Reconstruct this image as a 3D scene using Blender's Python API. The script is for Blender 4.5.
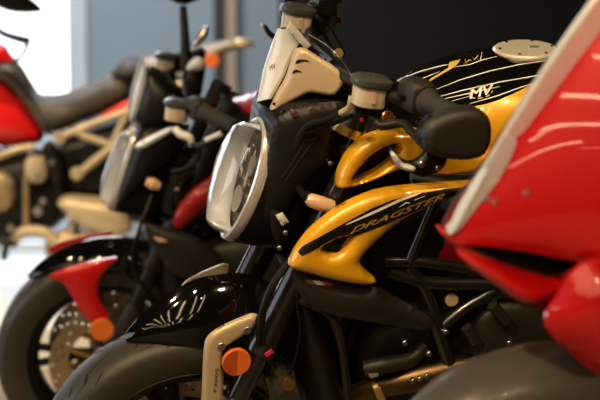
import bpy, bmesh, math, random
import numpy as np
from math import sin, cos, radians, pi, sqrt, atan, atan2
from mathutils import Vector, Matrix
from mathutils.bvhtree import BVHTree
from mathutils.geometry import delaunay_2d_cdt
random.seed(4)
C = bpy.context.scene.collection
for o in list(bpy.data.objects): bpy.data.objects.remove(o)

# ------------------------------------------------------------------ camera
CAM_H = 1.05; FPX = 1417.0; PITCH = atan((200-76)/FPX)
cd = bpy.data.cameras.new('camera'); cam = bpy.data.objects.new('camera', cd); C.objects.link(cam)
cd.sensor_width = 36; cd.lens = 85; cd.clip_start = .05
cam.location = (0, 0, CAM_H); cam.rotation_euler = (pi/2-PITCH, 0, 0)
cd.dof.use_dof = True; cd.dof.focus_distance = 2.53; cd.dof.aperture_fstop = 3.5; cd.dof.aperture_blades = 0
bpy.context.scene.camera = cam
CF = Vector((0, cos(PITCH), -sin(PITCH))); CU = Vector((0, sin(PITCH), cos(PITCH))); CR = Vector((1, 0, 0)); CO = Vector((0, 0, CAM_H))
def ray(px, py): return (CF + CR*((px-300)/FPX) + CU*((200-py)/FPX)).normalized()

# ------------------------------------------------------------------ world (overcast daylight outside the window)
w = bpy.data.worlds.new('world'); bpy.context.scene.world = w; w.use_nodes = True
w.node_tree.nodes['Background'].inputs[0].default_value = (.88, .94, 1, 1)
w.node_tree.nodes['Background'].inputs[1].default_value = 3.0
vs = bpy.context.scene.view_settings
vs.view_transform = 'Standard'; vs.look = 'None'; vs.exposure = 0.0; vs.gamma = 1; vs.use_curve_mapping = False

# ------------------------------------------------------------------ the showroom's lamps, with some added (under the ceiling, at 3.1 m)
WARM = (1, .74, .42)
def aim(o, tgt): o.rotation_euler = (Vector(tgt)-o.location).to_track_quat('-Z', 'Y').to_euler()
def tube_lamp(loc, length, width, power, col=WARM, rz=0):
    l = bpy.data.lights.new('ceiling_tube', 'AREA'); l.shape = 'RECTANGLE'; l.size = width; l.size_y = length; l.energy = power; l.color = col
    o = bpy.data.objects.new('ceiling_tube_light', l); C.objects.link(o); o.location = loc; o.rotation_euler = (0, 0, rz); return o
def spot_lamp(loc, tgt, power, ang=50, col=WARM, r=.05, blend=.6):
    l = bpy.data.lights.new('ceiling_spot', 'SPOT'); l.energy = power; l.spot_size = radians(ang); l.spot_blend = blend; l.color = col; l.shadow_soft_size = r
    o = bpy.data.objects.new('ceiling_spot_light', l); C.objects.link(o); o.location = loc; aim(o, tgt); return o
spot_lamp((-1.5, 1.0, 2.95), (-.05, 2.8, .9), 135, 34)
spot_lamp((-.5, .6, 2.95), (.0, 2.8, .9), 105, 34)
spot_lamp((.9, .6, 2.95), (.3, 2.8, .8), 110, 34)
spot_lamp((-1.9, 2.2, 2.95), (-.75, 3.9, .8), 160, 40)
spot_lamp((-2.2, 3.6, 2.95), (-1.2, 5.6, .8), 320, 50, (1, .78, .48))
spot_lamp((-.6, 3.4, 2.95), (-1.1, 5.6, .8), 220, 50, (1, .78, .48))
spot_lamp((.2, -.3, 2.95), (.7, 1.75, .8), 28, 40)
spot_lamp((-1.3, .3, 2.95), (.28, 2.0, .85), 170, 30)  # unseen spot added to brighten the nearest bike's nose
for i in range(8):
    for y in (-6.2, -1.9): tube_lamp((-4.4+.72*i+.1*y, y, 3.05), 3.7, .09, 15)
tube_lamp((-1.2, 6.6, 3.05), 1.6, 1.2, 60, (.86, .93, 1))  # unseen cool panel lamp added to light the blue wall

# ------------------------------------------------------------------ materials
def mat(name, col, rough=.5, metal=0, coat=0, spec=.5, noise=0, scale=20, trans=0, emit=None, es=0, bump=0, bscale=200, ior=1.5, coat_rough=.03):
    m = bpy.data.materials.new(name); m.use_nodes = True; nt = m.node_tree; b = nt.nodes['Principled BSDF']
    b.inputs['Base Color'].default_value = (*col, 1); b.inputs['Roughness'].default_value = rough; b.inputs['Metallic'].default_value = metal
    b.inputs['Coat Weight'].default_value = coat; b.inputs['Coat Roughness'].default_value = coat_rough; b.inputs['Specular IOR Level'].default_value = spec
    b.inputs['Transmission Weight'].default_value = trans; b.inputs['IOR'].default_value = ior
    if emit: b.inputs['Emission Color'].default_value = (*emit, 1); b.inputs['Emission Strength'].default_value = es
    tc = nt.nodes.new('ShaderNodeTexCoord')
    if noise:
        n = nt.nodes.new('ShaderNodeTexNoise'); n.inputs['Scale'].default_value = scale; n.inputs['Detail'].default_value = 4
        r = nt.nodes.new('ShaderNodeMapRange'); r.inputs[3].default_value = 1-noise; r.inputs[4].default_value = 1+noise
        x = nt.nodes.new('ShaderNodeMix'); x.data_type = 'RGBA'; x.blend_type = 'MULTIPLY'; x.inputs[0].default_value = 1
        nt.links.new(tc.outputs['Object'], n.inputs['Vector']); nt.links.new(n.outputs[0], r.inputs[0])
        x.inputs[6].default_value = (*col, 1); nt.links.new(r.outputs[0], x.inputs[7]); nt.links.new(x.outputs[2], b.inputs['Base Color'])
    if bump:
        n = nt.nodes.new('ShaderNodeTexNoise'); n.inputs['Scale'].default_value = bscale; n.inputs['Detail'].default_value = 2
        bp = nt.nodes.new('ShaderNodeBump'); bp.inputs['Strength'].default_value = bump; bp.inputs['Distance'].default_value = .002
        nt.links.new(tc.outputs['Object'], n.inputs['Vector']); nt.links.new(n.outputs[0], bp.inputs['Height']); nt.links.new(bp.outputs[0], b.inputs['Normal'])
    return m
M = dict(
 yellow=mat('yellow paint', (.70, .345, .008), .32, .15, .6, noise=.05, scale=9),
 black=mat('black gloss paint', (.003, .003, .003), .05, 0, 0),
 satin=mat('black satin plastic', (.006, .005, .004), .40, spec=.32, noise=.15, scale=30, bump=.15, bscale=700),
 satin2=mat('dark brown black plastic', (.014, .011, .008), .48, spec=.35, noise=.15, scale=12),
 satin3=mat('charcoal grained plastic', (.017, .015, .012), .5, bump=.3, bscale=800, noise=.15, scale=12),
 darkmetal=mat('dark engine metal', (.011, .009, .007), .45, .3, spec=.35, noise=.25, scale=25),
 rubber=mat('tyre rubber', (.044, .038, .029), .44, noise=.18, scale=40, bump=.2, bscale=900),
 groove=mat('tyre groove', (.004, .004, .004), .9),
 grip=mat('grip rubber', (.018, .017, .015), .75, bump=.8, bscale=450),
 beige=mat('champagne satin paint', (.53, .40, .25), .42, .15, .15, noise=.04, scale=15),
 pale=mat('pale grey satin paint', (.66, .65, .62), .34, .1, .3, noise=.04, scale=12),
 chrome=mat('satin chrome bezel', (.80, .78, .76), .24, .55),
 silver=mat('brushed silver metal', (.6, .57, .52), .3, 1, noise=.1, scale=40),
 capmetal=mat('pale fuel cap alloy', (.68, .62, .52), .36, .35),
 gold=mat('gold anodised metal', (.55, .38, .13), .3, 1),
 bronze=mat('bronze tinted steel', (.11, .068, .03), .36, 1, noise=.3, scale=14),
 disc=mat('brake disc steel', (.46, .36, .23), .32, 1, noise=.15, scale=50),
 bowl=mat('headlight reflector', (.05, .047, .04), .2, .8, noise=.6, scale=30, bump=1, bscale=60),
 led=mat('lamp module', (.30, .29, .27), .15, .8),
 fluid=mat('translucent reservoir plastic', (.62, .54, .40), .35, trans=.25, noise=.06, scale=25),
 lid=mat('dark reservoir lid', (.05, .05, .048), .33),
 amber=mat('amber indicator lens', (.75, .47, .28), .25, trans=.2, coat=.5),
 orange=mat('orange reflector', (.85, .17, .015), .3, coat=.4, bump=.8, bscale=600),
 orange2=mat('dark orange reflector', (.5, .07, .01), .3, coat=.4, bump=.8, bscale=600),
 white=mat('white decal', (.75, .73, .70), .4),
 golddecal=mat('gold decal', (.62, .42, .10), .4),
 greend=mat('green decal', (.12, .15, .04), .4), redd=mat('red decal', (.55, .06, .05), .4), pink=mat('magenta tag', (.6, .02, .12), .4),
 texte=mat('dark lettering', (.012, .01, .008), .5), brownt=mat('bronze lettering', (.34, .20, .055), .45),
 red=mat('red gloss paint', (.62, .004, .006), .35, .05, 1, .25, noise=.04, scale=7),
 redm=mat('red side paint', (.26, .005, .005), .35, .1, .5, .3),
 redb=mat('bright red paint', (.80, .012, .012), .35, 0, .6),
 seat=mat('dark brown seat leather', (.075, .06, .045), .6, noise=.1, scale=20, bump=.3, bscale=500),
 gloss=mat('black semi gloss tube', (.010, .009, .008), .2, spec=.7),
 paleblue=mat('pale blue white paint', (.68, .75, .84), .3, .1, .4),
 gleam=mat('white light guide', (.80, .85, .93), .3, coat=.3),  # white put in for reflected light on lens edge and nose strip
 caliper=mat('caliper metal', (.16, .14, .10), .35, .8, noise=.3, scale=60),
 tan=mat('tan painted steel', (.55, .43, .27), .4, .3, noise=.1, scale=20),
 tanmetal=mat('tan cast alloy', (.38, .27, .14), .45, .5, noise=.3, scale=18),
 tail=mat('brown tail plastic', (.27, .19, .11), .45, noise=.08, scale=14),
)

def clear_mat(name, tint, solid, milk):
    # thin clear plastic: light passes straight through, the surface mirrors by its Fresnel term; `milk` is the share of pale body colour
    m = bpy.data.materials.new(name); m.use_nodes = True; nt = m.node_tree; nt.nodes.clear()
    out = nt.nodes.new('ShaderNodeOutputMaterial'); tr = nt.nodes.new('ShaderNodeBsdfTransparent'); gl = nt.nodes.new('ShaderNodeBsdfGlossy'); df = nt.nodes.new('ShaderNodeBsdfDiffuse')
    tr.inputs[0].default_value = (*tint, 1); gl.inputs['Roughness'].default_value = .04; df.inputs[0].default_value = (*solid, 1)
    lw = nt.nodes.new('ShaderNodeLayerWeight'); lw.inputs[0].default_value = .5; pw = nt.nodes.new('ShaderNodeMath'); pw.operation = 'POWER'; pw.inputs[1].default_value = 4.5; fz = nt.nodes.new('ShaderNodeMath'); fz.operation = 'MULTIPLY_ADD'; fz.inputs[1].default_value = .95; fz.inputs[2].default_value = .04; nt.links.new(lw.outputs['Facing'], pw.inputs[0]); nt.links.new(pw.outputs[0], fz.inputs[0]); a = nt.nodes.new('ShaderNodeMixShader'); b = nt.nodes.new('ShaderNodeMixShader')
    a.inputs[0].default_value = milk; nt.links.new(tr.outputs[0], a.inputs[1]); nt.links.new(df.outputs[0], a.inputs[2])
    nt.links.new(fz.outputs[0], b.inputs[0]); nt.links.new(a.outputs[0], b.inputs[1]); nt.links.new(gl.outputs[0], b.inputs[2]); nt.links.new(b.outputs[0], out.inputs[0])
    return m
M['lens'] = clear_mat('clear lens', (.97, .97, .97), (.8, .8, .8), .02)
M['smoke'] = clear_mat('clear windscreen', (.95, .93, .92), (.75, .72, .70), .35)
M['clearw'] = clear_mat('clear headlight cover', (.9, .9, .9), (.62, .60, .56), .55)
# ------------------------------------------------------------------ mesh helpers
class Fr:                                    # a rigid frame: a bike's body, or its front end turned by the steering
    def __init__(s, root, W, loc): s.root, s.W, s.loc, s.Wi = root, W, loc, W.inverted()
    def P(s, px, py, y=0.0, bx=0.0, cz=0.0, x0=0.0, z0=0.0):
        o = s.Wi @ CO; d = (s.Wi.to_3x3() @ ray(px, py))
        y = y - bx*x0 - cz*z0
        t = (y + bx*o.x + cz*o.z - o.y)/(d.y - bx*d.x - cz*d.z)
        return o + d*t
class MB:
    def __init__(s): s.v, s.f, s.m = [], [], []
    def add(s, v, f, mi=0):
        b = len(s.v); s.v += [tuple(p) for p in v]; s.f += [tuple(b+i for i in q) for q in f]; s.m += [mi]*len(f); return s
    def tube(s, pts, r, seg=10, smooth=3, mi=0, cap=True):
        P = [Vector(p) for p in pts]; R = list(r) if hasattr(r, '__len__') else [r]*len(P)
        if smooth and len(P) > 2:
            Q, S2 = [], []
            for i in range(len(P)-1):
                a, b, c, d = P[max(i-1, 0)], P[i], P[i+1], P[min(i+2, len(P)-1)]
                for k in range(smooth):
                    t = k/smooth
                    Q.append(.5*((2*b)+(c-a)*t+(2*a-5*b+4*c-d)*t*t+(3*b-a-3*c+d)*t**3)); S2.append(R[i]*(1-t)+R[i+1]*t)
            Q.append(P[-1]); S2.append(R[-1]); P, R = Q, S2
        n = len(P); T = [(P[min(i+1, n-1)]-P[max(i-1, 0)]).normalized() for i in range(n)]
        u = T[0].orthogonal().normalized(); V, F = [], []
        for i in range(n):
            u = (u - T[i]*u.dot(T[i])).normalized(); b = T[i].cross(u)
            for k in range(seg):
                a = 2*pi*k/seg; V.append(P[i]+(u*cos(a)+b*sin(a))*R[i])
        for i in range(n-1):
            for k in range(seg):
                k2 = (k+1) % seg; F.append((i*seg+k, i*seg+k2, (i+1)*seg+k2, (i+1)*seg+k))
        if cap: F.append(tuple(range(seg))[::-1]); F.append(tuple((n-1)*seg+k for k in range(seg)))
        return s.add(V, F, mi)
    def loft(s, rings, mi=0, cap=(True, True), closed=True):
        n = len(rings[0]); V = [p for r in rings for p in r]; F = []
        for i in range(len(rings)-1):
            for k in range(n if closed else n-1):
                k2 = (k+1) % n; F.append((i*n+k, i*n+k2, (i+1)*n+k2, (i+1)*n+k))
        if cap[0]: F.append(tuple(range(n))[::-1])
        if cap[1]: F.append(tuple((len(rings)-1)*n+k for k in range(n)))
        return s.add(V, F, mi)
    def revolve(s, prof, c=(0, 0, 0), seg=48, mi=0, closed=False):   # about the local y axis
        V, F = [], []; n = len(prof)
        for i in range(seg):
            a = 2*pi*i/seg
            for r, y in prof: V.append((c[0]+r*sin(a), c[1]+y, c[2]+r*cos(a)))
        for i in range(seg):
            j = (i+1) % seg
            for k in range(n if closed else n-1):
                k2 = (k+1) % n; F.append((i*n+k, j*n+k, j*n+k2, i*n+k2))
        return s.add(V, F, mi)
    def disk(s, c, nrm, r, h, seg=24, mi=0, bev=.15):                # short bevelled cylinder
        nrm = Vector(nrm).normalized(); c = Vector(c); b = min(r, h)*bev
        u = nrm.orthogonal().normalized(); v = nrm.cross(u); rings = []
        for rr, hh in ((r, 0), (r, h-b), (r-b, h), (r*.5, h)):
            rings.append([c+nrm*hh+(u*cos(2*pi*k/seg)+v*sin(2*pi*k/seg))*rr for k in range(seg)])
        return s.loft(rings, mi)
    def box(s, c, size, rot=None, mi=0, bev=.15):
        bm = bmesh.new(); bmesh.ops.create_cube(bm, size=1)
        bmesh.ops.scale(bm, vec=size, verts=bm.verts); bmesh.ops.bevel(bm, geom=bm.edges[:], offset=min(size)*bev, segments=2, affect='EDGES')
        R = rot or Matrix.Identity(3); v = [R @ x.co + Vector(c) for x in bm.verts]; bm.verts.index_update(); f = [[x.index for x in q.verts] for q in bm.faces]; bm.free()
        return s.add(v, f, mi)
WORLD = {}
def raw(name, v, f, mats, mi, W, loc, parent, smooth=True):
    me = bpy.data.meshes.new(name); me.from_pydata([tuple(p) for p in v], [], [tuple(q) for q in f])
    for m in (mats if isinstance(mats, (list, tuple)) else [mats]): me.materials.append(m)
    if mi: me.polygons.foreach_set('material_index', mi)
    bm = bmesh.new(); bm.from_mesh(me); bmesh.ops.recalc_face_normals(bm, faces=bm.faces); bm.to_mesh(me); bm.free()
    o = bpy.data.objects.new(name, me); C.objects.link(o)
    if smooth:
        me.polygons.foreach_set('use_smooth', [True]*len(me.polygons)); me.set_sharp_from_angle(angle=radians(38))
    if parent is not None: o.parent = parent
    o.matrix_local = loc; WORLD[o.name] = W
    return o
def part(name, mb, mats, fr, parent=None, mir=False, label=None):
    """a mesh part of the bike fr.root, or a sub-part of `parent`; mir builds its twin on the other side"""
    res = []
    for s in ((1, -1) if mir else (1,)):
        par = (parent[0 if s > 0 else -1] if isinstance(parent, list) else parent)
        v = [(p[0], p[1]*s, p[2]) for p in mb.v]
        o = raw(name, v, mb.f, mats, mb.m, fr.W, fr.loc if par is None else Matrix.Identity(4), par or fr.root)
        if label: o['label'] = label
        res.append(o)
    return res
def chaikin(P, n, q=.22):
    for _ in range(n):
        Q = []
        for i in range(len(P)):
            a, b = np.array(P[i]), np.array(P[(i+1) % len(P)]); Q += [a*(1-q)+b*q, a*q+b*(1-q)]
        P = Q
    return [tuple(map(float, p)) for p in P]
def inside(P, poly):
    poly = np.array(poly); x, y = P[:, 0], P[:, 1]; r = np.zeros(len(P), bool); j = len(poly)-1
    for i in range(len(poly)):
        xi, yi, xj, yj = *poly[i], *poly[j]
        c = ((yi > y) != (yj > y)) & (x < (xj-xi)*(y-yi)/((yj-yi) or 1e-12)+xi); r ^= c; j = i
    return r
def segdist(P, poly):
    d = np.full(len(P), 1e9); poly = np.array(poly)
    for i in range(len(poly)):
        a, b = poly[i], poly[(i+1) % len(poly)]; ab = b-a; t = np.clip(((P-a)@ab)/max(ab@ab, 1e-12), 0, 1)
        d = np.minimum(d, np.linalg.norm(P-(a+t[:, None]*ab), axis=1))
    return d
def trimesh(outline, holes, sp):
    """triangulated grid inside an outline; returns points, triangles, boundary mask"""
    loops = [outline]+list(holes); V, E = [], []
    for L in loops:
        Q = []
        for i in range(len(L)):
            a, b = np.array(L[i]), np.array(L[(i+1) % len(L)]); n = max(1, int(np.linalg.norm(b-a)/(sp*1.1)))
            for k in range(n): Q.append(a+(b-a)*k/n)
        b0 = len(V); V += Q; E += [(b0+i, b0+(i+1) % len(Q)) for i in range(len(Q))]
    nb = len(V); A = np.array(V); lo, hi = A.min(0), A.max(0); G = []
    for j, y in enumerate(np.arange(lo[1], hi[1]+sp, sp*.87)):
        for x in np.arange(lo[0]-(j % 2)*sp/2, hi[0]+sp, sp): G.append((x, y))
    G = np.array(G); ok = inside(G, outline)
    for h in holes: ok &= ~inside(G, h)
    G = G[ok]
    if len(G):
        d = segdist(G, outline)
        for h in holes: d = np.minimum(d, segdist(G, h))
        G = G[d > sp*.62]
    allp = [Vector(p) for p in V]+[Vector(p) for p in G]
    vo, _, fo, *_ = delaunay_2d_cdt(allp, E, [], 0, 1e-7)
    vo = np.array([tuple(p) for p in vo]); fo = np.array([tuple(f) for f in fo if len(f) == 3])
    c = vo[fo].mean(1); ok = inside(c, outline)
    for h in holes: ok &= ~inside(c, h)
    fo = fo[ok]
    e = np.sort(np.concatenate([fo[:, [0, 1]], fo[:, [1, 2]], fo[:, [2, 0]]]), 1); u, cnt = np.unique(e, axis=0, return_counts=True)
    bd = np.zeros(len(vo), bool); be = u[cnt == 1]; bd[be.ravel()] = True
    used = np.unique(fo.ravel()); re = -np.ones(len(vo), int); re[used] = np.arange(len(used))
    return vo[used], re[fo], bd[used], u[cnt == 1], re
def inflate(vo, fo, bd, it=700, hp=.5):
    e = np.concatenate([fo[:, [0, 1]], fo[:, [1, 2]], fo[:, [2, 0]]]); e = np.unique(np.sort(e, 1), axis=0); a = np.concatenate([e[:, 0], e[:, 1]]); b = np.concatenate([e[:, 1], e[:, 0]])
    deg = np.bincount(a, minlength=len(vo)); u = np.zeros(len(vo))
    for _ in range(it):
        u = np.bincount(a, u[b], len(vo))/np.maximum(deg, 1)+1; u[bd] = 0
    u = np.power(u/max(u.max(), 1e-9), hp)
    for _ in range(8):
        u = np.where(bd, 0, .5*u+.5*np.bincount(a, u[b], len(vo))/np.maximum(deg, 1))
    return u/max(u.max(), 1e-9)
def puff(fr, pix, y, h, back=None, holes=(), bx=0, cz=0, sm=2, p=.5, w=0, sp=None, mb=None, mi=0):
    """bodywork pressed from an outline: front face bulges by h; back=None makes a body symmetric about y, else a shell `back` thick"""
    c = fr.P(*pix[0], y)
    pl = dict(bx=bx, cz=cz, x0=c.x, z0=c.z)
    loc = lambda q: [(lambda r: (r.x, r.z))(fr.P(a, b, y, **pl)) for a, b in q]
    out = loc(pix); out = chaikin(out, sm) if sm else out
    hs = [chaikin(loc(hh), sm) if sm else loc(hh) for hh in holes]
    A = np.array(out); ext = (A.max(0)-A.min(0)).max(); sp = sp or max(ext/58, .0020)
    vo, fo, bd, _, _ = trimesh(out, hs, sp); u = inflate(vo, fo, bd, 700, p)
    if w:                                    # flat face with a rounded rim of width w
        d = segdist(vo, out)
        for q in hs: d = np.minimum(d, segdist(vo, q))
        d[bd] = 0; t = np.minimum(1, d/w); u = .82*np.sqrt(1-(1-t)**2)+.18*u
    hh = h*u; pln = y+bx*(vo[:, 0]-c.x)+cz*(vo[:, 1]-c.z); n = len(vo)
    front = np.stack([vo[:, 0], pln+hh, vo[:, 1]], 1)
    if back is None:
        rear = np.stack([vo[:, 0], pln-hh, vo[:, 1]], 1); rear[bd] = front[bd]
        idx = np.arange(n)+n; idx[bd] = np.arange(n)[bd]
        V = np.concatenate([front, rear]); F = [tuple(f) for f in fo]+[tuple(idx[f][::-1]) for f in fo]
        used = np.unique(np.array(F).ravel()); re = -np.ones(2*n, int); re[used] = np.arange(len(used)); V = V[used]; F = [tuple(re[list(f)]) for f in F]
        A_ = np.array(F); ed = np.unique(np.sort(np.concatenate([A_[:, [0, 1]], A_[:, [1, 2]], A_[:, [2, 0]]]), 1), axis=0); ia = np.concatenate([ed[:, 0], ed[:, 1]]); ib = np.concatenate([ed[:, 1], ed[:, 0]]); dg = np.bincount(ia)
        for lam in (.5, -.52)*5:             # round the seam without shrinking
            V = V+lam*(np.stack([np.bincount(ia, V[ib, k], len(V)) for k in range(3)], 1)/dg[:, None]-V)
    else:
        rear = np.stack([vo[:, 0], pln-back, vo[:, 1]], 1); V = np.concatenate([front, rear]); F = [tuple(f) for f in fo]+[tuple(f[::-1]+n) for f in fo]
        cnt = {}
        for f in fo:
            for i in range(3):
                k = (f[i], f[(i+1) % 3]); cnt[k] = 1
        for (i, j) in cnt:
            if (j, i) not in cnt: F.append((j, i, i+n, j+n))
    mb = mb or MB(); mb.add(V.tolist(), [tuple(int(i) for i in f) for f in F], mi); return mb
def bvh(objs):
    V, F = [], []
    for o in objs:
        b = len(V); W = WORLD[o.name]; V += [W @ v.co for v in o.data.vertices]; F += [[b+i for i in q.vertices] for q in o.data.polygons]
    return BVHTree.FromPolygons(V, F)
def decal_mb(fr, t, pts, tris, off=.0006):
    """thin printed film on the surface a point of view from the front-left sees; kept in the bike's own coordinates"""
    V, ok = [], []
    for px, py in pts:
        d = ray(px, py); h = t.ray_cast(CO, d)
        if h[0] is None: V.append(None); continue
        n = h[1] if h[1].dot(d) < 0 else -h[1]; V.append(fr.Wi @ (h[0]+n*off))
    re, Q = {}, []
    for i, v in enumerate(V):
        if v is not None: re[i] = len(Q); Q.append(v)
    F = [tuple(re[i] for i in f) for f in tris if all(i in re for i in f)]
    F = [f for f in F if max((Q[f[0]]-Q[f[1]]).length, (Q[f[1]]-Q[f[2]]).length, (Q[f[2]]-Q[f[0]]).length) < .05]
    return Q, F
def decal(name, fr, tgt, polys, mats, parent, sp=2.0, sm=1, off=.0006, mir=False, label=None):
    t = bvh(tgt); mb = MB()
    for k, (pl, mi) in enumerate(polys):
        pl = chaikin(pl, sm) if sm else pl
        vo, fo, *_ = trimesh(pl, [], sp); q, f = decal_mb(fr, t, vo.tolist(), fo.tolist(), off+.00012*k); mb.add(q, f, mi)
    return part(name, mb, mats, fr, parent, mir, label)
def strip(pts, wd):                          # polyline -> thin polygon
    P = [np.array(p, float) for p in pts]; L, R = [], []
    for i in range(len(P)):
        t = P[min(i+1, len(P)-1)]-P[max(i-1, 0)]; n = np.array((-t[1], t[0]))/(np.linalg.norm(t) or 1)
        ww = wd*(.35 if i in (0, len(P)-1) else 1); L.append(tuple(P[i]+n*ww/2)); R.append(tuple(P[i]-n*ww/2))
    return L+R[::-1]
def text_tris(s):
    cu = bpy.data.curves.new('lettering', 'FONT'); cu.body = s; cu.resolution_u = 3; o = bpy.data.objects.new('lettering', cu); C.objects.link(o)
    dg = bpy.context.evaluated_depsgraph_get(); me = bpy.data.meshes.new_from_object(o.evaluated_get(dg)); bpy.data.objects.remove(o)
    bm = bmesh.new(); bm.from_mesh(me); bmesh.ops.triangulate(bm, faces=bm.faces); A = np.array([tuple(v.co)[:2] for v in bm.verts]); F = [[v.index for v in f.verts] for f in bm.faces]; bm.free()
    A -= A.min(0); A /= A.max(0); return A, F
def letter(name, fr, tgt, s, p0, p1, up, mats, parent, off=.001, bold=0):
    A, F = text_tris(s); p0, p1, up = map(np.array, (p0, p1, up)); t = bvh(tgt); mb = MB()
    for dx in ([0] if not bold else [-bold, 0, bold]):
        pts = p0+A[:, :1]*(p1-p0)+A[:, 1:]*up+np.array((dx, 0)); q, f = decal_mb(fr, t, pts.tolist(), F, off+abs(dx)*1e-5); mb.add(q, f)
    return part(name, mb, mats, fr, parent)
def setp(o, label, cat): o['label'] = label; o['category'] = cat
def struct(name, mb, m, smooth=False):
    o = raw(name, mb.v, mb.f, m, mb.m, Matrix.Identity(4), Matrix.Identity(4), None, smooth); o['kind'] = 'structure'; return o

# ------------------------------------------------------------------ the setting
def brick(mb, x0, x1, y0, y1, z0, z1, mi=0):
    return mb.add([(x, y, z) for x in (x0, x1) for y in (y0, y1) for z in (z0, z1)], [(0, 1, 3, 2), (4, 6, 7, 5), (0, 4, 5, 1), (2, 3, 7, 6), (0, 2, 6, 4), (1, 5, 7, 3)], mi)
def floor_mat():
    m = mat('showroom floor', (.36, .29, .22), .35, noise=.15, scale=1.5); return m
D = 8.5
X = lambda px: (px-300)/FPX*D
struct('floor', brick(MB(), -5, 5, -9, D, -.1, 0), floor_mat())
struct('trim_1', brick(MB(), -5, -1.0, 5.35, D, 0, .004), mat('pale floor sheet', (.56, .62, .66), .25, noise=.1, scale=2))  # thin pale bluish sheet over the rear left floor
struct('ceiling', brick(MB(), -5, 5, -9, D, 3.15, 3.25), mat('dark ceiling', (.05, .045, .04), .8, noise=.1))
dark = mat('dark wall paint', (.0125, .0105, .0065), .8, noise=.12, scale=3)
struct('wall_right', brick(MB(), 5, 5.1, -9, D, -.1, 3.25), dark)
wl = MB()
for a, b, c, d in ((-9, .6, -.1, 3.25), (4.6, D, -.1, 3.25), (.6, 4.6, -.1, .5), (.6, 4.6, 2.5, 3.25)): brick(wl, -5.1, -5, a, b, c, d)
struct('wall_left', wl, dark)
fr2 = MB()
for a, b, c, d in ((.6, .68, .5, 2.5), (4.52, 4.6, .5, 2.5), (.6, 4.6, .5, .56), (.6, 4.6, 2.44, 2.5), (2.57, 2.63, .5, 2.5)): brick(fr2, -5.09, -4.97, a, b, c, d)
struct('window_2', fr2, mat('white side window frame', (.62, .66, .70), .4))
struct('wall_front', brick(MB(), -5, 5, -9.1, -9, -.1, 3.25), dark)
struct('wall_back', brick(MB(), X(279), 5, D, D+.12, -.1, 3.25), dark)
blue = mat('blue grey wall panel', (.40, .47, .53), .6, noise=.06, scale=5)
struct('wall_rear', brick(MB(), X(88), X(279), D+.02, D+.12, -.1, 3.25), blue)
struct('trim_2', brick(MB(), X(215), X(226), D-.06, D+.05, 0, 3.15), mat('dark bronze post', (.07, .06, .05), .5))
struct('trim_3', brick(MB(), X(226), X(237), D-.05, D+.04, 0, 3.15), mat('beige post', (.62, .47, .34), .5))
frm = MB()
for a, b, c, d in ((X(70), X(88), 0, 3.15), (-4.9, X(70), 2.6, 3.15), (-4.9, X(70), 0, .05), (-4.9, -4.82, 0, 2.6), (-3.2, -3.12, 0, 2.6)): brick(frm, a, b, D-.03, D+.08, c, d)
win = struct('window_1', frm, mat('white window frame', (.86, .88, .90), .4))
pane = raw('window_pane', *(lambda m: (m.v, m.f))(brick(MB(), -4.9, X(70), D+.02, D+.03, .05, 2.6)), mat('window glass', (1, 1, 1), .0, trans=1, ior=1.02, spec=.1), None, Matrix.Identity(4), Matrix.Identity(4), win, False)
pane['kind'] = 'structure'
struct('wall_side', brick(MB(), -5.1, -4.9, D, D+.12, -.1, 3.25), dark)
struct('ground', brick(MB(), -16, 4, D+.12, 40, -.12, -.02).v and brick(brick(MB(), -16, 4, D+.12, 40, -.12, -.02), -16, -5.1, -12, D+.12, -.12, -.02), mat('pale paving outside', (.17, .19, .205), .8, noise=.1, scale=.6))

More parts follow.
